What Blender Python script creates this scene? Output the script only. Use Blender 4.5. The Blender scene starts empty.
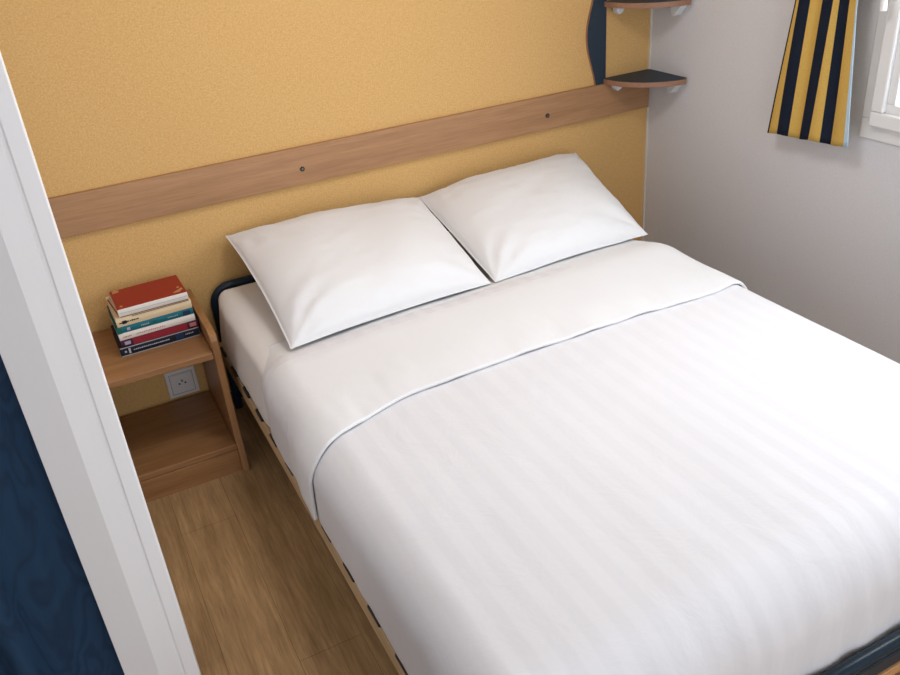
import bpy, bmesh, math, random
from mathutils import Vector, Matrix, noise
random.seed(7)
S = bpy.context.scene
C = S.collection
PI = math.pi

# ------------------------------------------------------------------ camera
cd = bpy.data.cameras.new('camera'); cam = bpy.data.objects.new('camera', cd); C.objects.link(cam)
cam.location = (-2.0586, -2.5303, 1.5489)
cam.rotation_euler = (1.06157, 0.07494, -0.47213)
cd.sensor_width = 36; cd.lens = 842.56 * 36 / 900; cd.clip_start = 0.02
S.camera = cam
S.view_settings.view_transform = 'Standard'; S.view_settings.look = 'None'
S.view_settings.gamma = 1; S.view_settings.use_curve_mapping = False
S.view_settings.exposure = 0.23

# ------------------------------------------------------------------ world + window daylight + added fill lights
w = bpy.data.worlds.new('world'); S.world = w; w.use_nodes = True
bg = w.node_tree.nodes['Background']; bg.inputs[0].default_value = (0.88, 0.94, 1.0, 1); bg.inputs[1].default_value = 1.25

def area(name, loc, target, sx, sy, power, col):
    l = bpy.data.lights.new(name, 'AREA'); l.shape = 'RECTANGLE'; l.size = sx; l.size_y = sy
    l.energy = power; l.color = col
    o = bpy.data.objects.new(name, l); C.objects.link(o); o.location = loc
    o.rotation_euler = (Vector(target) - Vector(loc)).to_track_quat('-Z', 'Y').to_euler()
    return o
area('window_daylight', (0.20, -1.56, 1.40), (-1.2, -1.50, 0.75), 1.20, 0.95, 22, (0.90, 0.95, 1.0))
area('rear_fill', (-1.60, -4.05, 1.20), (-0.5, -1.0, 0.7), 1.3, 1.6, 13, (0.95, 0.97, 1.0))  # added fill from behind the camera, its source unseen
area('ceiling_fill', (-1.25, -1.05, 2.03), (-1.25, -1.05, 0.0), 0.40, 0.40, 7.5, (1.0, 0.98, 0.97))  # added overhead fill in place of ceiling bounce, no lamp in view

# ------------------------------------------------------------------ helpers
def material(name, col, rough=0.6, metallic=0.0, spec=0.5):
    m = bpy.data.materials.new(name); m.use_nodes = True
    b = m.node_tree.nodes['Principled BSDF']
    b.inputs['Base Color'].default_value = (*col, 1); b.inputs['Roughness'].default_value = rough
    b.inputs['Metallic'].default_value = metallic; b.inputs['Specular IOR Level'].default_value = spec
    return m

def N(m, t, **kw):
    n = m.node_tree.nodes.new(t)
    for k, v in kw.items():
        if k in n.inputs: n.inputs[k].default_value = v
        else: setattr(n, k, v)
    return n
def L(m, a, b): m.node_tree.links.new(a, b)
def bsdf(m): return m.node_tree.nodes['Principled BSDF']
def coords(m, scale=(1, 1, 1), kind='Object'):
    t = N(m, 'ShaderNodeTexCoord'); mp = N(m, 'ShaderNodeMapping'); mp.inputs['Scale'].default_value = scale
    L(m, t.outputs[kind], mp.inputs['Vector']); return mp.outputs[0]
def ramp(m, fac, stops):
    r = N(m, 'ShaderNodeValToRGB')
    e = r.color_ramp.elements
    while len(e) < len(stops): e.new(0.5)
    for i, (p, c) in enumerate(stops): e[i].position = p; e[i].color = (*c, 1)
    L(m, fac, r.inputs[0]); return r.outputs[0]
def bump(m, h, strength, dist=0.002):
    b = N(m, 'ShaderNodeBump'); b.inputs['Strength'].default_value = strength; b.inputs['Distance'].default_value = dist
    L(m, h, b.inputs['Height']); L(m, b.outputs[0], bsdf(m).inputs['Normal']); return b
def mixc(m, fac, a, b, mode='MIX'):
    n = N(m, 'ShaderNodeMix'); n.data_type = 'RGBA'; n.blend_type = mode
    if isinstance(fac, float): n.inputs[0].default_value = fac
    else: L(m, fac, n.inputs[0])
    for sock, v in ((n.inputs[6], a), (n.inputs[7], b)):
        if isinstance(v, tuple): sock.default_value = (*v, 1)
        else: L(m, v, sock)
    return n.outputs[2]

def wood(name, dark, light, scale, rough=0.45, axis=0, contrast=1.0):
    """grain stretched along one axis"""
    m = material(name, light, rough)
    sc = [scale * 14] * 3; sc[axis] = scale
    v = coords(m, tuple(sc))
    n1 = N(m, 'ShaderNodeTexNoise', Scale=1.0, Detail=6.0, Roughness=0.62, Distortion=0.4); L(m, v, n1.inputs['Vector'])
    sc2 = [scale * 90] * 3; sc2[axis] = scale * 4
    v2 = coords(m, tuple(sc2))
    n2 = N(m, 'ShaderNodeTexNoise', Scale=1.0, Detail=3.0, Roughness=0.6); L(m, v2, n2.inputs['Vector'])
    c1 = ramp(m, n1.outputs[0], [(0.3, dark), (0.7, light)])
    c2 = ramp(m, n2.outputs[0], [(0.35, (0.78, 0.76, 0.74)), (0.6, (1, 1, 1))])
    L(m, mixc(m, 0.6 * contrast, c1, c2, 'MULTIPLY'), bsdf(m).inputs['Base Color'])
    bump(m, n2.outputs[0], 0.15, 0.0008)
    return m

def weave(name, a, b, scale, bs, rough=0.9):
    m = material(name, a, rough, spec=0.2)
    v = coords(m, (1, 1, 1))
    n1 = N(m, 'ShaderNodeTexNoise', Scale=scale, Detail=3.0, Roughness=0.7); L(m, v, n1.inputs['Vector'])
    vs = coords(m, (scale * 0.25, scale * 0.25, scale * 2.2))
    n2 = N(m, 'ShaderNodeTexNoise', Scale=1.0, Detail=2.0); L(m, vs, n2.inputs['Vector'])
    vt = coords(m, (scale * 2.2, scale * 2.2, scale * 0.25))
    n3 = N(m, 'ShaderNodeTexNoise', Scale=1.0, Detail=2.0); L(m, vt, n3.inputs['Vector'])
    s = N(m, 'ShaderNodeMath', operation='ADD'); L(m, n2.outputs[0], s.inputs[0]); L(m, n3.outputs[0], s.inputs[1])
    s2 = N(m, 'ShaderNodeMath', operation='MULTIPLY_ADD'); L(m, s.outputs[0], s2.inputs[0]); s2.inputs[1].default_value = 0.35; L(m, n1.outputs[0], s2.inputs[2])
    s3 = N(m, 'ShaderNodeMath', operation='MULTIPLY'); L(m, s2.outputs[0], s3.inputs[0]); s3.inputs[1].default_value = 0.59
    L(m, ramp(m, s3.outputs[0], [(0.34, b), (0.64, a)]), bsdf(m).inputs['Base Color'])
    bump(m, s3.outputs[0], bs, 0.001)
    return m

M = {}
M['yellow'] = weave('yellow woven wallpaper', (0.75, 0.47, 0.195), (0.54, 0.32, 0.115), 200, 0.4)
M['grey_wall'] = weave('pale grey wall panel', (0.715, 0.71, 0.735), (0.645, 0.64, 0.665), 180, 0.25)
M['ceiling'] = material('ceiling white', (0.78, 0.77, 0.75), 0.8)
M['white_trim'] = material('white lacquer', (0.90, 0.90, 0.92), 0.4)
M['pvc'] = material('white window plastic', (0.78, 0.78, 0.78), 0.35)
M['cream_bead'] = material('cream corner bead', (0.70, 0.62, 0.50), 0.5)
M['rail_wood'] = wood('rail beech laminate', (0.34, 0.170, 0.076), (0.46, 0.25, 0.120), 2.2, 0.5, 0)
M['stand_wood_x'] = wood('nightstand laminate', (0.29, 0.135, 0.052), (0.40, 0.205, 0.085), 2.2, 0.38, 0)
M['stand_wood_z'] = wood('nightstand laminate upright', (0.29, 0.135, 0.052), (0.40, 0.205, 0.085), 2.2, 0.38, 2)
M['ply'] = wood('pale bed slat ply', (0.52, 0.36, 0.19), (0.66, 0.48, 0.28), 3, 0.55, 1)
M['foot_wood'] = wood('bed board', (0.40, 0.20, 0.08), (0.55, 0.30, 0.13), 3, 0.5, 0)
M['shelf_edge'] = wood('shelf edge band', (0.30, 0.15, 0.09), (0.38, 0.20, 0.12), 5, 0.45, 0)
M['skirting'] = wood('brown skirting', (0.20, 0.09, 0.045), (0.28, 0.13, 0.06), 3, 0.5, 0)
M['navy_lam'] = material('navy laminate', (0.012, 0.028, 0.048), 0.55)
M['navy_metal'] = material('navy tube', (0.006, 0.020, 0.036), 0.30, 0.0, 0.35)
M['black'] = material('black plastic', (0.012, 0.012, 0.014), 0.5)
M['steel'] = material('dull steel', (0.20, 0.18, 0.15), 0.35, 1.0)
M['bracket'] = material('clear white plastic', (0.75, 0.78, 0.80), 0.3)
M['socket'] = material('white socket plastic', (0.72, 0.70, 0.70), 0.4)
M['b_grey0'] = material('grey groove', (0.22, 0.21, 0.21), 0.6)
M['dark'] = material('dark hole', (0.02, 0.02, 0.02), 0.7)

def floor_mat():
    m = material('wood plank vinyl', (0.4, 0.24, 0.12), 0.42)
    t = N(m, 'ShaderNodeTexCoord')
    mp = N(m, 'ShaderNodeMapping'); mp.inputs['Rotation'].default_value = (0, 0, PI / 2); mp.inputs['Location'].default_value = (0.35, 0.045, 0)
    L(m, t.outputs['Object'], mp.inputs[0])
    br = N(m, 'ShaderNodeTexBrick'); br.offset = 0.37
    br.inputs['Color1'].default_value = (0.50, 0.315, 0.150, 1); br.inputs['Color2'].default_value = (0.58, 0.375, 0.188, 1)
    br.inputs['Mortar'].default_value = (0.26, 0.15, 0.07, 1)
    br.inputs['Scale'].default_value = 1; br.inputs['Mortar Size'].default_value = 0.0010; br.inputs['Mortar Smooth'].default_value = 0.6
    br.inputs['Brick Width'].default_value = 0.92; br.inputs['Row Height'].default_value = 0.152
    L(m, mp.outputs[0], br.inputs['Vector'])
    v = coords(m, (26, 2.0, 1)); n1 = N(m, 'ShaderNodeTexNoise', Scale=1.0, Detail=7.0, Roughness=0.66, Distortion=0.9); L(m, v, n1.inputs['Vector'])
    v2 = coords(m, (150, 9, 1)); n2 = N(m, 'ShaderNodeTexNoise', Scale=1.0, Detail=4.0, Roughness=0.7); L(m, v2, n2.inputs['Vector'])
    v3 = coords(m, (7, 3.5, 1)); n3 = N(m, 'ShaderNodeTexNoise', Scale=1.0, Detail=3.0); L(m, v3, n3.inputs['Vector'])
    c1 = ramp(m, n1.outputs[0], [(0.30, (0.62, 0.57, 0.52)), (0.66, (1.08, 1.08, 1.08))])
    c2 = ramp(m, n2.outputs[0], [(0.35, (0.70, 0.67, 0.64)), (0.6, (1, 1, 1))])
    c3 = ramp(m, n3.outputs[0], [(0.3, (0.84, 0.84, 0.84)), (0.7, (1.06, 1.06, 1.06))])
    a = mixc(m, 1.0, br.outputs[0], c1, 'MULTIPLY'); a = mixc(m, 0.8, a, c2, 'MULTIPLY'); a = mixc(m, 1.0, a, c3, 'MULTIPLY')
    L(m, a, bsdf(m).inputs['Base Color'])
    bump(m, n2.outputs[0], 0.12, 0.0008)
    return m
M['floor'] = floor_mat()

def cotton(name, col, stripes=False):
    m = material(name, col, 0.82, spec=0.25)
    b = bsdf(m); b.inputs['Sheen Weight'].default_value = 0.15; b.inputs['Sheen Roughness'].default_value = 0.5
    v = coords(m); n = N(m, 'ShaderNodeTexNoise', Scale=9.0, Detail=5.0, Roughness=0.55, Distortion=0.6); L(m, v, n.inputs['Vector'])
    h = n.outputs[0]
    if stripes:                                   # woven satin stripes running the length of the bed
        sx = N(m, 'ShaderNodeSeparateXYZ'); L(m, v, sx.inputs[0])
        k = N(m, 'ShaderNodeMath', operation='MULTIPLY'); k.inputs[1].default_value = 2 * PI / 0.052; L(m, sx.outputs[0], k.inputs[0])
        sn = N(m, 'ShaderNodeMath', operation='SINE'); L(m, k.outputs[0], sn.inputs[0])
        st = N(m, 'ShaderNodeMapRange'); st.inputs['From Min'].default_value = -0.35; st.inputs['From Max'].default_value = 0.35; L(m, sn.outputs[0], st.inputs[0])
        c = mixc(m, st.outputs[0], tuple(x * 0.970 for x in col), col); L(m, c, b.inputs['Base Color'])
        r = N(m, 'ShaderNodeMapRange'); r.inputs['To Min'].default_value = 0.85; r.inputs['To Max'].default_value = 0.55; L(m, st.outputs[0], r.inputs[0])
        L(m, r.outputs[0], b.inputs['Roughness'])
    bump(m, h, 0.42, 0.006)
    return m
M['duvet'] = cotton('white striped cotton', (0.72, 0.71, 0.735), True)
M['pillow'] = cotton('white cotton', (0.76, 0.76, 0.775))
M['sheet'] = cotton('white fitted sheet', (0.76, 0.73, 0.71))

def blue_moire():
    m = material('navy moire fabric', (0.02, 0.05, 0.11), 0.75, spec=0.3)
    v = coords(m, (7.0, 7.0, 3.2))
    n = N(m, 'ShaderNodeTexNoise', Scale=1.3, Detail=3.0, Distortion=0.5); L(m, v, n.inputs['Vector'])
    k = N(m, 'ShaderNodeMath', operation='MULTIPLY'); k.inputs[1].default_value = 62; L(m, n.outputs[0], k.inputs[0])
    s = N(m, 'ShaderNodeMath', operation='SINE'); L(m, k.outputs[0], s.inputs[0])
    s2 = N(m, 'ShaderNodeMapRange'); s2.inputs['From Min'].default_value = -1; L(m, s.outputs[0], s2.inputs[0])
    L(m, ramp(m, s2.outputs[0], [(0.0, (0.011, 0.035, 0.080)), (0.8, (0.0145, 0.047, 0.105))]), bsdf(m).inputs['Base Color'])
    return m
M['blue'] = blue_moire()

def obj(name, bm, mats, parent=None, smooth=False, bevel=0.0, kind=None, recalc=True):
    if recalc: bmesh.ops.recalc_face_normals(bm, faces=bm.faces[:])
    me = bpy.data.meshes.new(name); bm.to_mesh(me); bm.free()
    for m in (mats if isinstance(mats, (list, tuple)) else [mats]): me.materials.append(m)
    o = bpy.data.objects.new(name, me); C.objects.link(o)
    if smooth:
        for p in me.polygons: p.use_smooth = True
    if bevel:
        b = o.modifiers.new('bevel', 'BEVEL'); b.width = bevel; b.segments = 2; b.limit_method = 'ANGLE'; b.angle_limit = 0.7
    if parent: o.parent = parent
    if kind: o['kind'] = kind
    return o
def thing(name, label, cat, loc=(0, 0, 0), rz=0, group=None):
    o = bpy.data.objects.new(name, None); C.objects.link(o); o.location = loc; o.rotation_euler = (0, 0, rz)
    o.empty_display_size = 0.05
    o['label'] = label; o['category'] = cat
    if group: o['group'] = group
    return o
def tag(o, label, cat, group=None):
    o['label'] = label; o['category'] = cat
    if group: o['group'] = group
    return o
def box(bm, x0, x1, y0, y1, z0, z1, mi=0):
    v = [bm.verts.new(p) for p in ((x0, y0, z0), (x1, y0, z0), (x1, y1, z0), (x0, y1, z0), (x0, y0, z1), (x1, y0, z1), (x1, y1, z1), (x0, y1, z1))]
    for f in ((0, 3, 2, 1), (4, 5, 6, 7), (0, 1, 5, 4), (1, 2, 6, 5), (2, 3, 7, 6), (3, 0, 4, 7)):
        bm.faces.new([v[i] for i in f]).material_index = mi
    return bm
def B(*a): return box(bmesh.new(), *a)
def prism(bm, pts, axis, a, b, mi=0):
    """extrude a 2-D outline along an axis (0: pts are y,z; 1: x,z; 2: x,y)"""
    def P(p, t):
        return {0: (t, p[0], p[1]), 1: (p[0], t, p[1]), 2: (p[0], p[1], t)}[axis]
    A = [bm.verts.new(P(p, a)) for p in pts]; D = [bm.verts.new(P(p, b)) for p in pts]
    bm.faces.new(A).material_index = mi; bm.faces.new(D[::-1]).material_index = mi
    n = len(pts); side = []
    for i in range(n):
        f = bm.faces.new((A[i], A[(i + 1) % n], D[(i + 1) % n], D[i])); f.material_index = mi; side.append(f)
    return side
def tube(bm, pts, r, seg=14, mi=0):
    pts = [Vector(p) for p in pts]; rings = []; up = None
    for i, p in enumerate(pts):
        d = (pts[min(i + 1, len(pts) - 1)] - pts[max(i - 1, 0)]).normalized()
        if up is None:
            up = Vector((0, 0, 1)) if abs(d.z) < 0.9 else Vector((0, 1, 0))
        a = (up - d * up.dot(d)).normalized(); b = d.cross(a); up = a
        rings.append([bm.verts.new(p + (a * math.cos(t) + b * math.sin(t)) * r) for t in [2 * PI * k / seg for k in range(seg)]])
    for A, D in zip(rings, rings[1:]):
        for k in range(seg):
            bm.faces.new((A[k], A[(k + 1) % seg], D[(k + 1) % seg], D[k])).material_index = mi
    bm.faces.new(rings[0][::-1]).material_index = mi; bm.faces.new(rings[-1]).material_index = mi
    return bm
def arc(cx, cz, r, a0, a1, n, y):
    return [(cx + r * math.cos(a0 + (a1 - a0) * k / n), y, cz + r * math.sin(a0 + (a1 - a0) * k / n)) for k in range(n + 1)]
def disc(bm, c, r, axis, h, seg=24, mi=0):
    c = Vector(c); d = Vector([0, 0, 0]); d[axis] = h
    return tube(bm, [c, c + d], r, seg, mi)
def sstep(a, b, x):
    t = max(0.0, min(1.0, (x - a) / (b - a))); return t * t * (3 - 2 * t)
def nz(x, y, z=0.0, s=1.0): return noise.noise(Vector((x * s, y * s, z)))

# ------------------------------------------------------------------ the room
H = 2.10
obj('floor', B(-3.3, 0.12, -4.2, 0.1, -0.05, 0), M['floor'], kind='structure')
obj('ceiling', B(-3.3, 0.12, -4.2, 0.1, H, H + 0.05), M['ceiling'], kind='structure')
obj('wall_back', B(-3.3, 0.12, 0, 0.1, 0, H), M['yellow'], kind='structure')
WY0, WY1, WZ0, WZ1 = -2.18, -0.933, 0.80, 1.88        # window opening
bm = bmesh.new()
box(bm, 0, 0.12, WY1, 0, 0, H); box(bm, 0, 0.12, -4.2, WY0, 0, H); box(bm, 0, 0.12, WY0, WY1, 0, WZ0); box(bm, 0, 0.12, WY0, WY1, WZ1, H)
obj('wall_right', bm, M['grey_wall'], kind='structure')
obj('wall_left', B(-3.4, -3.3, -4.2, 0.1, 0, H), M['grey_wall'], kind='structure')
bm = bmesh.new()
box(bm, -3.3, -2.35, -4.3, -4.2, 0, H); box(bm, -0.15, 0.12, -4.3, -4.2, 0, H); box(bm, -2.35, -0.15, -4.3, -4.2, 2.02, H)
obj('wall_front', bm, M['grey_wall'], kind='structure')
obj('wall_inner', B(-2.245, -2.215, -1.141, 0, 0, H), M['grey_wall'], kind='structure')
# end post of the partition: two flat fillets with a groove, then a bevelled reveal
pts = [(-2.0755, -1.272), (-2.100, -1.272), (-2.1015, -1.268), (-2.1045, -1.268), (-2.106, -1.270), (-2.144, -1.270),
       (-2.2025, -1.245), (-2.2045, -1.14), (-2.0755, -1.14)]
bm = bmesh.new(); prism(bm, pts, 2, 0, H)
obj('trim_1', bm, M['white_trim'], kind='structure', bevel=0.0012)
obj('trim_2', B(-0.007, 0, -0.007, 0, 0, H), M['cream_bead'], kind='structure')
obj('baseboard_back', B(-2.215, -0.01, -0.012, 0, 0, 0.055), M['skirting'], kind='structure', bevel=0.002)
obj('baseboard_right', B(-0.012, 0, -4.2, -0.012, 0, 0.055), M['skirting'], kind='structure', bevel=0.002)

# window
def frame_bm(y0, y1, z0, z1, x0, x1, wd):
    bm = bmesh.new()
    box(bm, x0, x1, y0, y1, z0, z0 + wd); box(bm, x0, x1, y0, y1, z1 - wd, z1)
    box(bm, x0, x1, y0, y0 + wd, z0 + wd, z1 - wd); box(bm, x0, x1, y1 - wd, y1, z0 + wd, z1 - wd)
    return bm
wn = bpy.data.objects.new('window_1', None); C.objects.link(wn); wn['kind'] = 'structure'
obj('window_frame', frame_bm(WY0, WY1, WZ0, WZ1, -0.007, 0.07, 0.055), M['pvc'], wn, bevel=0.003)
obj('window_sash', frame_bm(WY0 + 0.040, WY1 - 0.040, WZ0 + 0.043, WZ1 - 0.040, -0.030, 0.045, 0.040), M['pvc'], wn, bevel=0.005)
obj('glazing_bead', frame_bm(WY0 + 0.078, WY1 - 0.078, WZ0 + 0.081, WZ1 - 0.078, -0.018, 0.03, 0.027), M['pvc'], wn, bevel=0.003)
gm = bpy.data.materials.new('window glass'); gm.use_nodes = True; nt = gm.node_tree; nt.nodes.clear()
o_ = nt.nodes.new('ShaderNodeOutputMaterial'); tr = nt.nodes.new('ShaderNodeBsdfTransparent'); gl = nt.nodes.new('ShaderNodeBsdfGlossy'); gl.inputs['Roughness'].default_value = 0.02
mx = nt.nodes.new('ShaderNodeMixShader'); mx.inputs[0].default_value = 0.04
nt.links.new(tr.outputs[0], mx.inputs[1]); nt.links.new(gl.outputs[0], mx.inputs[2]); nt.links.new(mx.outputs[0], o_.inputs[0])
obj('window_pane', B(0.004, 0.010, WY0 + 0.08, WY1 - 0.08, WZ0 + 0.08, WZ1 - 0.08), gm, wn)
bm = bmesh.new(); box(bm, -0.040, -0.030, -1.000, -0.975, 1.21, 1.28)
tube(bm, [(-0.038, -0.988, 1.245), (-0.062, -0.988, 1.245), (-0.068, -0.988, 1.238), (-0.066, -0.988, 1.19), (-0.062, -0.988, 1.148)], 0.009, 12)
obj('window_handle', bm, M['pvc'], wn, smooth=False, bevel=0.002)

# ------------------------------------------------------------------ wooden rail on the yellow wall
RB, RT = 0.712, 0.830
rail = thing('wall_rail', 'long flat wooden rail screwed to the yellow wall above the pillows', 'rail', (-1.1, 0, RB))
obj('board', B(-1.115, 1.092, -0.016, 0, 0, RT - RB), M['rail_wood'], rail, bevel=0.0012)
for sx in (-1.361, -0.455):
    bm = bmesh.new(); disc(bm, (sx + 1.1, -0.0155, 0.762 - RB), 0.0075, 1, -0.0025, 20)
    s = obj('screw_cup', bm, M['black'], rail)
    bm = bmesh.new(); disc(bm, (sx + 1.1, -0.0178, 0.762 - RB), 0.0035, 1, -0.0015, 14)
    obj('screw_head', bm, M['steel'], s)

# ------------------------------------------------------------------ corner shelves with wavy back board
cs = thing('corner_shelf', 'corner shelf unit, navy quarter-round tiers edged in wood with a wavy upright', 'shelf', (0, 0, 0))
zs0, zs1 = RT, 1.60
left = []
n = 48
for k in range(n + 1):
    z = zs0 + (zs1 - zs0) * k / n
    left.append((-0.263 - 0.020 * math.cos((z - 1.00) / 0.40 * 2 * PI) , z))
bm = bmesh.new()
outline = [(-0.203, zs1), (-0.203, zs0)] + left
sides = prism(bm, outline, 1, -0.010, 0.0)
for f in sides[2:-1]: f.material_index = 1
obj('upright', bm, [M['navy_lam'], M['shelf_edge']], cs)
for zt_ in (0.848, 1.108, 1.368):
    R = 0.212; th = 0.018
    a = [(-0.0, 0.0), (-R, 0.0), (-R, -0.012)] + [(-(R) * math.cos(t), -0.012 - (R - 0.004) * math.sin(t)) for t in [PI / 2 * k / 24 for k in range(1, 24)]] + [(-0.020, -R - 0.001), (-0.006, -R + 0.003), (0.0, -R + 0.008)]
    bm = bmesh.new(); sd = prism(bm, a, 2, zt_ - th, zt_)
    for f in sd[1:-1]: f.material_index = 1
    sh = obj('shelf', bm, [M['navy_lam'], M['shelf_edge']], cs, bevel=0.0012)
    for q in (0, 1):
        bm = bmesh.new()
        if q == 0: prism(bm, [(-0.150, zt_ - th), (-0.185, zt_ - th), (-0.182, zt_ - th - 0.018), (-0.172, zt_ - th - 0.026), (-0.158, zt_ - th - 0.020)], 1, -0.045, -0.018)
        else: prism(bm, [(-0.135, zt_ - th), (-0.195, zt_ - th), (-0.188, zt_ - th - 0.008), (-0.160, zt_ - th - 0.038), (-0.148, zt_ - th - 0.040)], 0, -0.034, -0.001)
        obj('bracket', bm, M['bracket'], sh, bevel=0.002)

# ------------------------------------------------------------------ striped curtain beside the window
cr = thing('curtain_rod', 'slim white rod above the window', 'rod', (0, 0, 1.93))
obj('pole', tube(bmesh.new(), [(-0.07, -2.40, 0.0), (-0.07, -0.66, 0.0)], 0.009), M['pvc'], cr, smooth=True)
for yy in (-2.36, -0.70):
    obj('bracket', B(-0.082, 0, yy - 0.008, yy + 0.008, -0.012, 0.012), M['pvc'], cr, bevel=0.002)

M['c_yellow'] = weave('curtain yellow cotton', (0.66, 0.43, 0.11), (0.54, 0.34, 0.08), 300, 0.2)
M['c_navy'] = weave('curtain navy cotton', (0.010, 0.016, 0.034), (0.006, 0.010, 0.022), 300, 0.2)
M['c_lining'] = material('pale blue lining', (0.45, 0.60, 0.72), 0.8)
# stripe borders measured along the hem and along a level near the top of the view (fractions of the width)
hem = [0, 0.03, 0.155, 0.28, 0.415, 0.545, 0.67, 0.775, 0.95, 1.0]
upr = [0, 0.035, 0.09, 0.265, 0.455, 0.635, 0.695, 0.865, 0.985, 1.0]
cmat = [1, 0, 1, 0, 1, 0, 1, 0, 2]
def curtain():
    bm = bmesh.new(); rows = []; NZ = 60; SUB = 6
    us = []
    for k in range(9):
        for q in range(SUB): us.append((k, q / SUB))
    us.append((8, 1.0))
    for i in range(NZ + 1):
        z = 0.775 + (1.925 - 0.775) * i / NZ
        t = (z - 0.775) / 0.375
        y0 = -0.652 - 0.05 * t; y1 = -0.956 + 0.038 * t
        if t > 1:
            y0 = -0.702 - 0.02 * (t - 1); y1 = -0.918
        row = []
        for k, q in us:
            tt = min(1, max(0, t))
            a = hem[k] + (upr[k] - hem[k]) * tt; b = hem[k + 1] + (upr[k + 1] - hem[k + 1]) * tt
            u = a + (b - a) * q
            fold = math.cos(u * 2 * PI * 2.5 + 0.6) * 0.007 + math.cos(u * 2 * PI * 5 + 1.0 + z) * 0.002
            x = -0.068 + fold
            zz = z
            if t < 0.3:
                drop = (-0.004 * math.cos(u * 2 * PI * 2.5 + 0.4) - 0.016 * (1 - u) + 0.012 * u)
                zz = z + drop * (1 - t / 0.3) * 0.7
            row.append(bm.verts.new((x, y0 + (y1 - y0) * u, zz)))
        rows.append(row)
    for A, D in zip(rows, rows[1:]):
        for j in range(len(us) - 1):
            f = bm.faces.new((A[j], A[j + 1], D[j + 1], D[j])); f.material_index = cmat[us[j][0]]
    o = obj('striped_curtain', bm, [M['c_yellow'], M['c_navy'], M['c_lining']], smooth=True)
    s = o.modifiers.new('solid', 'SOLIDIFY'); s.thickness = 0.0025
    return tag(o, 'yellow and navy striped curtain hanging beside the window', 'curtain')
curtain()

# ------------------------------------------------------------------ navy moire curtain behind the white post
def blue_curtain():
    bm = bmesh.new(); rows = []
    for i in range(31):
        z = 0.02 + 2.03 * i / 30; row = []
        for j in range(161):
            u = j / 160; x = -3.25 + (3.25 - 2.206) * u
            y = -1.19 + 0.018 * math.sin(u * 34 + 0.5 * math.sin(z * 2)) + 0.012 * math.sin(u * 71 + z * 1.4)
            y = -1.185 + (y + 1.185) * (1 - 0.8 * sstep(0.93, 1, u))
            row.append(bm.verts.new((x, y, z)))
        rows.append(row)
    for A, D in zip(rows, rows[1:]):
        for j in range(160): bm.faces.new((A[j], A[j + 1], D[j + 1], D[j]))
    o = obj('navy_curtain', bm, M['blue'], smooth=True)
    s = o.modifiers.new('solid', 'SOLIDIFY'); s.thickness = 0.003
    tag(o, 'dark blue swirl-patterned curtain hanging behind the white post', 'curtain')
blue_curtain()

# ------------------------------------------------------------------ wall socket
so = thing('wall_socket', 'square white electrical socket on the wall inside the nightstand', 'socket', (-1.873, 0, 0.149))
hw = 0.0485
bm = B(-hw, hw, -0.009, 0, -hw, hw); obj('plate', bm, M['socket'], so, bevel=0.003)
ins = obj('insert', B(-0.033, 0.033, -0.012, -0.009, -0.033, 0.033), M['socket'], so, bevel=0.001)
bm = bmesh.new()
rr = 0.021; seg = 32
vo = []
for r_, y_ in ((rr + 0.002, -0.0125), (rr, -0.0135), (rr - 0.002, -0.0125)):
    vo.append([bm.verts.new((r_ * math.cos(2 * PI * k / seg), y_, r_ * math.sin(2 * PI * k / seg))) for k in range(seg)])
for A, D in zip(vo, vo[1:]):
    for k in range(seg): bm.faces.new((A[k], A[(k + 1) % seg], D[(k + 1) % seg], D[k]))
obj('socket_ring', bm, M['socket'], ins, smooth=True)
obj('outline', frame_bm(-0.037, 0.037, -0.037, 0.037, -0.0095, -0.0088, 0.0015), M['b_grey0'], so)
bpy.data.objects['outline'].rotation_euler = (0, 0, 0)
me_o = bpy.data.objects['outline'].data
for v in me_o.vertices: v.co = Vector((v.co.y, v.co.x, v.co.z))
for hx, hz in ((-0.0095, 0.0), (0.0095, 0.0)):
    bm = bmesh.new(); disc(bm, (hx, -0.0128, hz), 0.0032, 1, -0.0006, 14); obj('hole', bm, M['dark'], ins)
bm = bmesh.new(); disc(bm, (0, -0.0122, 0.011), 0.0026, 1, -0.008, 14); obj('earth_pin', bm, M['steel'], ins)

# ------------------------------------------------------------------ nightstand
NX0, NX1 = -2.205, -1.777
ns = thing('nightstand', 'wooden open bedside cabinet with two shelves beside the bed', 'nightstand', (NX1, 0, 0))
prof = [(-0.014, 0), (-0.388, 0), (-0.380, 0.06), (-0.366, 0.15), (-0.356, 0.25), (-0.354, 0.34), (-0.356, 0.40), (-0.356, 0.438), (-0.345, 0.455), (-0.325, 0.463), (-0.30, 0.464), (-0.014, 0.464)]
for a_, b_ in ((-0.020, 0.0), (NX0 - NX1, NX0 - NX1 + 0.020)):
    bm = bmesh.new(); prism(bm, prof, 0, a_, b_); obj('side_panel', bm, M['stand_wood_z'], ns, bevel=0.0015)
xa, xb = NX0 - NX1 + 0.0205, -0.0205
obj('top_shelf', B(xa, xb, -0.352, -0.014, 0.382, 0.404), M['stand_wood_x'], ns, bevel=0.003)
obj('lower_shelf', B(xa, xb, -0.370, -0.014, 0.076, 0.095), M['stand_wood_x'], ns, bevel=0.002)
obj('plinth', B(xa, xb, -0.372, -0.352, 0.0, 0.0745), M['stand_wood_x'], ns, bevel=0.001)

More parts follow.
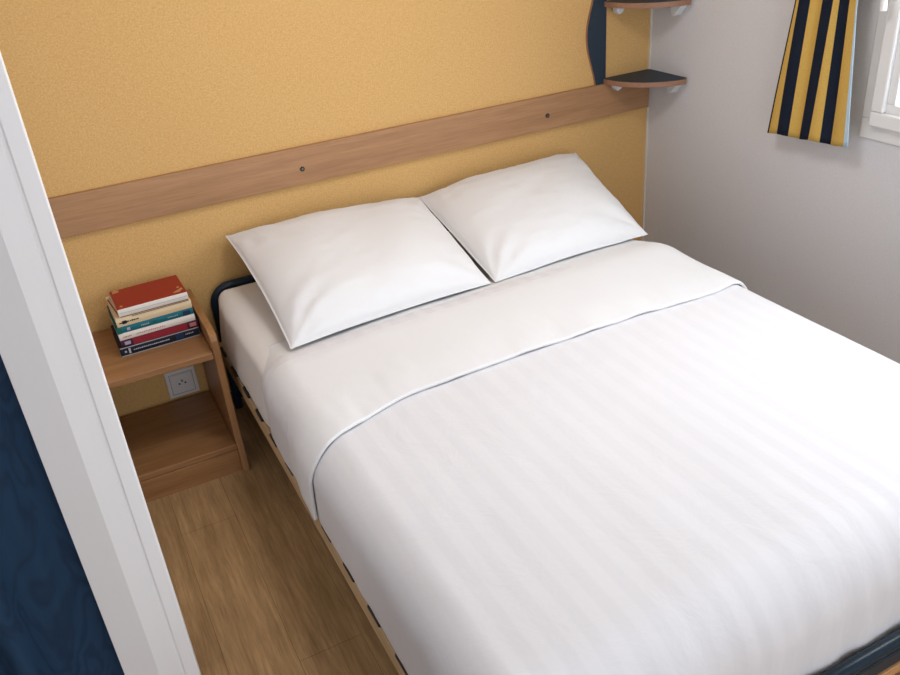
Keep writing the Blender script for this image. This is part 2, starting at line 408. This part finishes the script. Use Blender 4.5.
# ------------------------------------------------------------------ books
def pages(name, c):
    m = material(name, c, 0.85, spec=0.1); v = coords(m, (1, 1, 900)); n_ = N(m, 'ShaderNodeTexNoise', Scale=1.0, Detail=2.0); L(m, v, n_.inputs['Vector'])
    L(m, ramp(m, n_.outputs[0], [(0.35, tuple(x * 0.78 for x in c)), (0.6, c)]), bsdf(m).inputs['Base Color']); return m
M['pages'] = pages('cream pages', (0.62, 0.48, 0.32)); M['pages_w'] = pages('pale pages', (0.66, 0.58, 0.48))
def cm(name, c, r=0.5): 
    M[name] = material('book ' + name, c, r, spec=0.25); return M[name]
cm('b_black', (0.008, 0.011, 0.02)); cm('b_crimson', (0.26, 0.018, 0.03)); cm('b_plum', (0.05, 0.012, 0.035)); cm('b_white', (0.74, 0.68, 0.62)); cm('b_teal', (0.008, 0.13, 0.17))
cm('b_green', (0.01, 0.11, 0.09)); cm('b_cream', (0.72, 0.56, 0.36)); cm('b_red', (0.30, 0.026, 0.014)); cm('b_blue', (0.012, 0.03, 0.08)); cm('b_grey', (0.42, 0.42, 0.46)); cm('b_rose', (0.50, 0.16, 0.14)); cm('b_gold', (0.50, 0.25, 0.10)); cm('b_brown', (0.12, 0.06, 0.03)); cm('b_darkred', (0.15, 0.015, 0.015)); cm('b_lilac', (0.42, 0.34, 0.48))

def book(cx, cy, z, wd, dp, th, rz, cover, spine, pg, label, marks, name='book'):
    """lies flat, spine towards the room (-y); wd along x, dp along y"""
    t = thing(name, label, 'book', (cx, cy, z), rz, 'books stacked on the nightstand')
    x0, x1 = -wd / 2, wd / 2; c = 0.0016
    bm = bmesh.new()
    box(bm, x0, x1, 0.0, dp, 0, c); box(bm, x0, x1, 0.0, dp, th - c, th)
    obj('cover', bm, M[cover], t)
    bm = bmesh.new(); o_ = [(0.003, 0), (0.0, 0.0004)] + [(-0.0022 * math.sin(PI * k / 6), th * k / 6) for k in range(1, 6)] + [(0.0, th - 0.0004), (0.003, th)]
    prism(bm, o_, 0, x0 - 0.0002, x1 + 0.0002); sp = obj('spine', bm, M[spine], t)
    obj('page_block', B(x0 + 0.002, x1 - 0.002, 0.0032, dp - 0.003, c + 0.0001, th - c - 0.0001), M[pg], t)
    for (u0, u1, v0, v1, mt, nm) in marks:     # fractions along / up the spine
        obj(nm, B(x0 + wd * u0, x0 + wd * u1, -0.0030, -0.0006, th * v0, th * v1), M[mt], sp)
    return t
def dashes(u0, u1, v0, v1, mt, nlet, gap=0.35):
    out = []; s = (u1 - u0) / nlet
    for k in range(nlet):
        out.append((u0 + s * k, u0 + s * (k + 1 - gap), v0, v1 if k % 3 else v1 - (v1 - v0) * 0.25, mt, 'title_mark'))
    return out
zb = 0.4042
th = [0.0268, 0.0222, 0.0205, 0.0195, 0.0260, 0.0235]
zz = [zb + sum(th[:k]) + 0.0002 * k for k in range(6)]
Y0 = -0.222
book(-1.917, Y0, zz[0], 0.224, 0.170, th[0], 0.02, 'b_black', 'b_black', 'pages_w', 'thick black paperback at the very bottom of the book stack',
     [(0.10, 0.125, 0.22, 0.80, 'b_grey', 'spine_badge'), (0.05, 0.075, 0.4, 0.6, 'b_grey', 'spine_mark'), (0.0, 1.0, 0.93, 0.99, 'b_grey', 'spine_line'), (0.0, 1.0, 0.01, 0.06, 'b_grey', 'spine_line'), (0.70, 0.80, 0.2, 0.8, 'b_blue', 'spine_patch')]
     + dashes(0.16, 0.62, 0.46, 0.58, 'b_grey', 18, 0.25) + dashes(0.82, 0.93, 0.50, 0.62, 'b_grey', 5))
book(-1.912, Y0 + 0.002, zz[1], 0.218, 0.168, th[1], 0.015, 'b_plum', 'b_plum', 'pages', 'crimson-spined paperback second from the bottom of the book stack',
     [(0.15, 0.86, 0.06, 0.94, 'b_crimson', 'title_band'), (0.045, 0.12, 0.28, 0.72, 'b_lilac', 'spine_badge'), (0.89, 0.975, 0.28, 0.78, 'b_rose', 'spine_badge')])
book(-1.914, Y0 + 0.001, zz[2], 0.214, 0.165, th[2], 0.028, 'b_white', 'b_white', 'pages_w', 'slim white-spined book between the teal and crimson books',
     dashes(0.05, 0.16, 0.38, 0.56, 'b_rose', 6) + dashes(0.22, 0.60, 0.42, 0.56, 'b_rose', 16))
book(-1.915, Y0 + 0.002, zz[3], 0.215, 0.172, th[3], 0.022, 'b_green', 'b_teal', 'pages', 'teal-spined paperback in the middle of the book stack',
     [(0.0, 0.06, 0.02, 0.98, 'b_green', 'spine_patch'), (0.13, 0.17, 0.3, 0.7, 'b_lilac', 'spine_badge'), (0.47, 0.51, 0.35, 0.75, 'b_green', 'spine_badge'), (0.86, 0.96, 0.2, 0.8, 'b_blue', 'spine_patch')]
     + dashes(0.31, 0.42, 0.42, 0.60, 'b_grey', 5) + dashes(0.66, 0.80, 0.45, 0.58, 'b_grey', 6))
book(-1.912, Y0 + 0.003, zz[4], 0.210, 0.176, th[4], 0.03, 'b_cream', 'b_cream', 'pages', 'cream-spined book with black drawing, just under the red book',
     [(0.03, 0.07, 0.40, 0.52, 'b_black', 'spine_drawing'), (0.07, 0.13, 0.30, 0.66, 'b_black', 'spine_drawing'), (0.13, 0.16, 0.42, 0.56, 'b_black', 'spine_drawing'), (0.21, 0.98, 0.955, 0.99, 'b_brown', 'spine_line')] + dashes(0.17, 0.29, 0.42, 0.58, 'b_black', 5, 0.2))
top = book(-1.908, Y0 + 0.008, zz[5], 0.194, 0.143, th[5], 0.022, 'b_red', 'b_white', 'pages', 'red-covered book lying topmost on the stack',
     [(0.02, 0.99, 0.50, 0.54, 'b_grey', 'spine_line'), (0.02, 0.99, 0.0, 0.05, 'b_brown', 'spine_line')])
tz = th[5]
for ch in top.children:                       # the top book sags to one side at its head
    if ch.name.startswith(('page_block', 'cover', 'spine')):
        for v in ch.data.vertices: v.co.x -= 0.013 * (1 - v.co.z / tz) * max(0, min(1, v.co.y / 0.15)) * (1 if v.co.x < 0 else 0.4)
def ornament(pts):
    bm = bmesh.new(); prism(bm, pts, 2, tz - 0.0002, tz + 0.0005); obj('cover_ornament', bm, M['b_gold'], top)
ornament([(0.060, 0.016), (0.078, 0.012), (0.092, 0.030), (0.088, 0.040), (0.080, 0.030), (0.072, 0.026)])
ornament([(0.076, 0.044), (0.084, 0.042), (0.086, 0.052), (0.080, 0.054)])
ornament([(-0.092, 0.120), (-0.074, 0.122), (-0.072, 0.136), (-0.084, 0.143), (-0.091, 0.136)])
ornament([(-0.088, 0.014), (-0.080, 0.012), (-0.080, 0.022), (-0.086, 0.024)])

# ------------------------------------------------------------------ bed frame
BX0, BX1, BY1 = -1.742, -0.420, -1.925
bed = thing('bed_frame', 'navy metal bed frame with pale wooden side slats under the mattress', 'bed', (-1.07, -1.0, 0))
def bobj(name, bm, mt, par=None, **k):
    bmesh.ops.translate(bm, verts=bm.verts[:], vec=(1.07, 1.0, 0)); return obj(name, bm, mt, par or bed, **k)
r = 0.0145; xl, xr_, zt2, yy, cr_ = BX0 + 0.025, BX1 - 0.01, 0.452, -0.034, 0.055
path = [(xl, yy, 0.012)] + [(xl, yy, z) for z in (0.1, 0.2, 0.3, 0.38)] + arc(xl + cr_, zt2 - cr_, cr_, PI, PI / 2, 10, yy) + arc(xr_ - cr_, zt2 - cr_, cr_, PI / 2, 0, 10, yy) + [(xr_, yy, 0.3), (xr_, yy, 0.012)]
bobj('head_hoop', tube(bmesh.new(), path, r), M['navy_metal'], smooth=True)
bobj('lower_bar', tube(bmesh.new(), [(xl, yy - 0.012, 0.065), (xr_, yy - 0.012, 0.065)], 0.013), M['navy_metal'], smooth=True)
for s, x in ((1, BX0), (-1, BX1)):
    bobj('side_rail', B(min(x, x + s * 0.022), max(x, x + s * 0.022), BY1 + 0.03, -0.055, 0.225, 0.278), M['ply'], bevel=0.003)
    bobj('inner_rail', B(min(x + s * 0.023, x + s * 0.05), max(x + s * 0.023, x + s * 0.05), BY1 + 0.03, -0.055, 0.215, 0.255), M['navy_metal'])
k = 0
y = -0.14
while y > BY1 + 0.06:
    bm = bmesh.new(); box(bm, BX0 + 0.024, BX1 - 0.024, y - 0.026, y + 0.026, 0.262, 0.272); bobj('slat', bm, M['ply'], bevel=0.002)
    for s, x in ((1, BX0), (-1, BX1)):
        bm = bmesh.new(); box(bm, min(x - s * 0.003, x + s * 0.05), max(x - s * 0.003, x + s * 0.05), y - 0.030, y + 0.030, 0.2785, 0.2890); bobj('slat_holder', bm, M['black'], bevel=0.003)
    y -= 0.137
# foot end: rolled top edge, deep navy channel, wooden board below
bm = tube(bmesh.new(), [(BX0 + 0.01, BY1 + 0.007, 0.293), (BX1 - 0.01, BY1 + 0.007, 0.293)], 0.014)
bobj('foot_tube', bm, M['navy_metal'], smooth=True)
bobj('foot_rail', B(BX0, BX1, BY1 - 0.008, BY1 + 0.016, 0.252, 0.286), M['navy_metal'], bevel=0.003)
bobj('foot_board', B(BX0, BX1, BY1 - 0.012, BY1 + 0.010, 0.228, 0.2515), M['foot_wood'], bevel=0.002)
for x in (BX0 + 0.05, BX1 - 0.05):
    bobj('leg', tube(bmesh.new(), [(x, BY1 + 0.05, 0.0), (x, BY1 + 0.05, 0.215)], 0.018), M['navy_metal'], smooth=True)

# ------------------------------------------------------------------ draped box surface used for mattress, duvet and turn-down
def drape(x0, x1, ztop, zlow, r, crown, ys, off=lambda xn, y: 0.0, low=None, nx=150, foot=None, rf=0.1, ywarp=None, wr=None):
    """rows of points over a padded box. ys: y stations (head to foot); foot: y where the foot face stands"""
    side = ztop - zlow - r; arcl = r * PI / 2; flat = (x1 - x0) - 2 * r
    total = 2 * side + 2 * arcl + flat
    # denser sampling on arcs and sides
    ss = []
    for k in range(22): ss.append(side * k / 22)
    for k in range(16): ss.append(side + arcl * k / 16)
    for k in range(nx): ss.append(side + arcl + flat * k / nx)
    for k in range(16): ss.append(side + arcl + flat + arcl * k / 16)
    for k in range(23): ss.append(side + 2 * arcl + flat + side * k / 22)
    rows = []
    for y in ys:
        y, ov = y if isinstance(y, tuple) else (y, None)
        row = []
        for s in ss:
            if s < side: x, z, nx_, nzv = x0, zlow + s, -1, 0
            elif s < side + arcl:
                t = (s - side) / r; x, z, nx_, nzv = x0 + r - r * math.cos(t), ztop - r + r * math.sin(t), -math.cos(t), math.sin(t)
            elif s < side + arcl + flat: x, z, nx_, nzv = x0 + r + (s - side - arcl), ztop, 0, 1
            elif s < side + 2 * arcl + flat:
                t = (s - side - arcl - flat) / r; x, z, nx_, nzv = x1 - r + r * math.sin(t), ztop - r + r * math.cos(t), math.sin(t), math.cos(t)
            else: x, z, nx_, nzv = x1, ztop - r - (s - side - 2 * arcl - flat), 1, 0
            xn = (x - x0) / (x1 - x0) * 2 - 1
            z += crown * (1 - xn * xn) * (1 if nzv > 0.99 else max(nzv, 0))
            yv = y; dz = 0
            if foot is not None:
                L0 = -foot - rf                       # distance along the bed where the rounding starts
                d = -y - L0
                if d > 0:
                    if d < rf * PI / 2:
                        t = d / rf; yv = -(L0 + rf * math.sin(t)); dz = rf * (1 - math.cos(t))
                    else: yv = foot; dz = rf + d - rf * PI / 2
                    z = min(z, ztop + crown * (1 - xn * xn) - dz)
            o = off(xn, y) if ov is None else ov(xn)
            px, pz = x + nx_ * o, z + nzv * o
            if wr: 
                a, b, c = wr(px, yv, pz, nx_, nzv, dz); px += a; yv += b; pz += c
            if ywarp: yv += ywarp(px, yv, z, nzv)
            row.append(Vector((px, yv, pz)))
        rows.append(row)
    return rows
def surf(name, rows, mt, par=None, thick=0.01, cap=False):
    bm = bmesh.new(); V = [[bm.verts.new(p) for p in r_] for r_ in rows]
    for A, D in zip(V, V[1:]):
        for j in range(len(A) - 1): bm.faces.new((A[j], D[j], D[j + 1], A[j + 1]))
    if cap: bm.faces.new(V[0]); bm.faces.new(V[-1][::-1]); bm.faces.new([r_[0] for r_ in V][::-1] + [r_[-1] for r_ in V])
    bm.normal_update()
    o = obj(name, bm, mt, par, smooth=True, recalc=False)
    if thick:
        s = o.modifiers.new('solid', 'SOLIDIFY'); s.thickness = thick; s.offset = -1
    return o

# mattress: rounded plan corners at the head
def mattress():
    bm = bmesh.new()
    x0, x1, y1, y0, z0, z1 = -1.731, -0.432, -0.055, -1.880, 0.2893, 0.468
    rp, re = 0.05, 0.035
    def ring(inset, z):
        pts = []
        r_ = max(rp - inset, 0.004)
        for (cx, cy, a0) in ((x1 - inset - r_, y1 - inset - r_, 0), (x0 + inset + r_, y1 - inset - r_, PI / 2), (x0 + inset + r_, y0 + inset + r_, PI), (x1 - inset - r_, y0 + inset + r_, 1.5 * PI)):
            for k in range(9): a = a0 + PI / 2 * k / 8; pts.append((cx + r_ * math.cos(a), cy + r_ * math.sin(a), z))
        return pts
    lv = [(re * (1 - math.sin(t)), z0 + re * (1 - math.cos(t))) for t in [PI / 2 * k / 5 for k in range(6)]]
    lv = [(0.010, z0), (0.003, z0 + 0.003), (0.0, z0 + 0.010), (0.0, z0 + 0.03), (0.002, z0 + 0.05), (0.006, z0 + 0.08), (0.011, z0 + 0.11), (0.016, z1 - re)]
    lv += [(0.016 + re * (1 - math.cos(PI / 2 * k / 6)), z1 - re + re * math.sin(PI / 2 * k / 6)) for k in range(1, 7)]
    lv += [(0.08, z1 + 0.001), (0.14, z1 + 0.003)]
    rings = [[bm.verts.new(p) for p in ring(i, z)] for i, z in lv]
    # the sheet hangs a little fuller where no duvet presses on it, with faint upright creases
    for A, D in zip(rings, rings[1:]):
        n_ = len(A)
        for k in range(n_): bm.faces.new((A[k], A[(k + 1) % n_], D[(k + 1) % n_], D[k]))
    bm.faces.new(rings[0][::-1]); bm.faces.new(rings[-1])
    long = [e for e in bm.edges if abs(e.verts[0].co.y - e.verts[1].co.y) > 0.5]
    bmesh.ops.subdivide_edges(bm, edges=long, cuts=90, use_grid_fill=True)
    for v in bm.verts:
        c = v.co
        if c.x < -1.60 and c.y < -0.09:
            k = 1 - sstep(0.44, 0.468, c.z)
            c.x -= k * (1 - sstep(0.60, 0.70, -c.y)) * (0.010 + 0.0025 * nz(c.y * 30, c.z * 3, 2.0) + 0.003 * nz(c.y * 11, c.z * 4, 6.0)) * sstep(0.09, 0.16, -c.y)
    o = obj('mattress', bm, M['sheet'], smooth=True)
    return tag(o, 'mattress in a white fitted sheet on the bed frame, under the duvet', 'mattress')
mattress()

DX0, DX1, DT, DLOW = -1.744, -0.425, 0.498, 0.291
def wr_duvet(x, y, z, nx_, nzv, dz):
    sidew = 1 - nzv
    a = b = c = 0
    # long soft pleats on the hanging sides, soft billows on top
    p = nz(y * 7, z * 1.2, 3.1) * 0.004 * sidew + nz(y * 21, z * 2, 8.1) * 0.0022 * sidew
    a += nx_ * p
    c += nzv * (nz(x * 3.2, y * 2.2, 1.7) * 0.006 + nz(x * 9, y * 3.0, 5.0) * 0.0022 + nz(x * 17 + y * 6, y * 8, 2.0) * 0.0010)
    if dz > 0:
        f = min(1, dz / 0.1); b -= (nz(x * 9, z * 1.4, 2.2) * 0.004 + nz(x * 26 + z * 5, z * 2, 7.7) * 0.005) * f
    return a, b, c
def off_duvet(xn, y):
    d = -0.56 - y
    return -0.034 * (1 - sstep(0.0, 0.13, d))
def low_wave(x, y): return 0
ys = [-0.56 - 1.34 * k / 120 for k in range(121)] + [-1.90 - 0.19 * k / 24 for k in range(1, 25)]
rows = drape(DX0, DX1, DT, DLOW, 0.085, 0.020, ys, off_duvet, foot=-1.899, rf=0.12, wr=wr_duvet)
duvet = surf('duvet', rows, M['duvet'], thick=0.007)
tag(duvet, 'white satin-striped duvet spread over the bed with its top edge folded back', 'duvet')
# turned-down band
FE = -1.018
def off_fold(xn, y):
    u = (-y - 0.53) / (-FE - 0.53)
    o = -0.032 + 0.036 * sstep(0.0, 0.42, u) + 0.007 * sstep(0.40, 0.96, u)
    if o > -0.01: o = -0.01 + (o + 0.01) * (1 - (0.55 - 0.35 * sstep(0.6, 0.95, u)) * sstep(0.93, 1.0, abs(xn)))
    return o
def warp_fold(x, y, z, nzv):
    u = sstep(0.2, 1.0, (-y - 0.53) / (-FE - 0.53))
    side = sstep(0.0, 0.20, DT - z)
    w_ = 0
    if x < -1.07: w_ = 0.030 * side - 0.072 * sstep(0.36, 0.70, abs(x + 1.07))
    else: w_ = 0.03 * sstep(0.45, 0.66, abs(x + 1.07)) - 0.0 * side
    w_ += nz(x * 4, 0.3, 9.0) * 0.006
    return w_ * u
def wr_fold(x, y, z, nx_, nzv, dz):
    a, b, c = wr_duvet(x, y, z, nx_, nzv, 0)
    sidew = 1 - nzv
    e = sstep(-0.80, -0.98, y) if False else max(0, min(1, (-y - 0.82) / 0.16))
    c += nzv * (nz(x * 14, y * 5, 4.4) * 0.003 + nz(x * 38, y * 12, 1.4) * 0.0018) * e
    a += nx_ * (0.004 * e * sidew)
    c += 0.014 * nzv * sstep(-0.90, -0.50, x) * (1 - sstep(0.66, 0.90, -y))
    return a, b, c
ys = [-0.53 + (FE + 0.53) * k / 72 for k in range(73)]
CR = 0.0048                                          # the folded cloth rolls under at its hem
for k in range(1, 13):
    a_ = PI * 0.95 * k / 12
    ys.append((FE - CR * math.sin(a_), lambda xn, a_=a_: off_fold(xn, FE) - CR + CR * math.cos(a_)))
rows = drape(DX0 - 0.001, DX1 + 0.001, DT, DLOW + 0.008, 0.085, 0.020, ys, off_fold, ywarp=warp_fold, wr=wr_fold)
fold = surf('turned_down_edge', rows, M['pillow'], duvet, thick=0.003)
fold['label'] = 'plain white folded-back top edge'

# ------------------------------------------------------------------ pillows
def pillow(corners, h_up, h_dn, label, seed, pins=(0.037, 0.037)):
    """corners: head-left, head-right, foot-right, foot-left"""
    hl, hr, fr_, fl = [Vector(c) for c in corners]
    n_ = 64; bm = bmesh.new()
    up = ((hr - hl).cross(fl - hl)).normalized()
    if up.z < 0: up = -up
    cen = (hl + hr + fr_ + fl) / 4
    def P(u, v, side):
        # u: left to right, v: head to foot, both -1..1
        a, b = (u + 1) / 2, (v + 1) / 2
        # edges draw inwards between the ears
        pin = 0.037
        uu = u * (1 - (pins[0] if u < 0 else pins[1]) * (1 - v * v)); vv = v * (1 - pin * (1 - u * u))
        a, b = (uu + 1) / 2, (vv + 1) / 2
        p = (hl * (1 - a) + hr * a) * (1 - b) + (fl * (1 - a) + fr_ * a) * b
        ub, vb = min(1, abs(u) / 0.987), min(1, abs(v) / 0.987)
        e = (1 - ub ** 2.6) * (1 - vb ** 2.6)
        prof_ = max(0.0, e) ** 0.5
        # corner ears: thin
        h = (h_up if side > 0 else h_dn) * prof_
        wv = 0
        if side > 0:
            wv += nz(u * 1.7 + seed, v * 1.7, 0.5) * 0.012 * prof_
            # creases running in from the corners
            for (cu, cv) in ((-1, -1), (1, -1), (1, 1), (-1, 1)):
                du, dv = u - cu, v - cv; rr_ = math.hypot(du, dv); an = math.atan2(dv, du)
                wv += 0.0028 * math.sin(an * 11 + seed * cu + cv * 2 + 3 * nz(u * 2, v * 2, seed)) * math.exp(-((rr_ - 0.42) / 0.26) ** 2)
            wv += 0.0022 * nz(u * 5 + seed, v * 9 + u * 3, 3.3) * prof_ + 0.006 * max(0, nz(u * 2.5 + v * 4 + seed, v * 6 - u * 2, 1.1)) * sstep(0.3, 0.8, max(abs(u), abs(v))) * prof_
            # gathers along the seam
            for q, s_ in ((u, v), (v, u)):
                wv += 0.0007 * math.sin(q * 31 + seed * 3 + nz(q * 3, seed) * 5) * sstep(0.62, 0.85, abs(s_)) * (1 - sstep(0.93, 1, abs(s_)))
        return p + up * (side * h + wv)
    def g(k): 
        t = k / n_ * 2 - 1; return math.copysign(abs(math.sin(t * PI / 2)) ** 1.0, t)
    T = [[bm.verts.new(P(g(i), g(j), 1)) for i in range(n_ + 1)] for j in range(n_ + 1)]
    D = [[T[j][i] if i in (0, n_) or j in (0, n_) else bm.verts.new(P(g(i), g(j), -1)) for i in range(n_ + 1)] for j in range(n_ + 1)]
    for X in (T, D):
        for j in range(n_):
            for i in range(n_): 
                bm.faces.new((X[j][i], X[j][i + 1], X[j + 1][i + 1], X[j + 1][i]))
    o = obj('pillow', bm, M['pillow'], smooth=True)
    return tag(o, label, 'pillow', 'bed pillows')
pillow([(-1.640, -0.030, 0.612), (-0.984, -0.040, 0.590), (-1.030, -0.604, 0.502), (-1.642, -0.640, 0.502)], 0.085, 0.028,
       'white pillow leaning on the yellow wall, nearer the nightstand', 1.3, (0.037, 0.012))
pillow([(-0.988, -0.045, 0.592), (-0.345, -0.030, 0.610), (-0.457, -0.588, 0.502), (-1.018, -0.606, 0.502)], 0.085, 0.028,
       'white pillow leaning on the yellow wall, nearer the grey wall', 4.7, (0.004, 0.037))

# ------------------------------------------------------------------ added ceiling lamp, out of view (its fill light is set at the top)
cl = thing('added_ceiling_lamp', 'added round white ceiling lamp above the bed, out of view', 'lamp', (-1.25, -1.05, 2.05))
obj('added_lamp_base', disc(bmesh.new(), (0, 0, 0.05), 0.20, 2, -0.012, 40), M['white_trim'], cl)
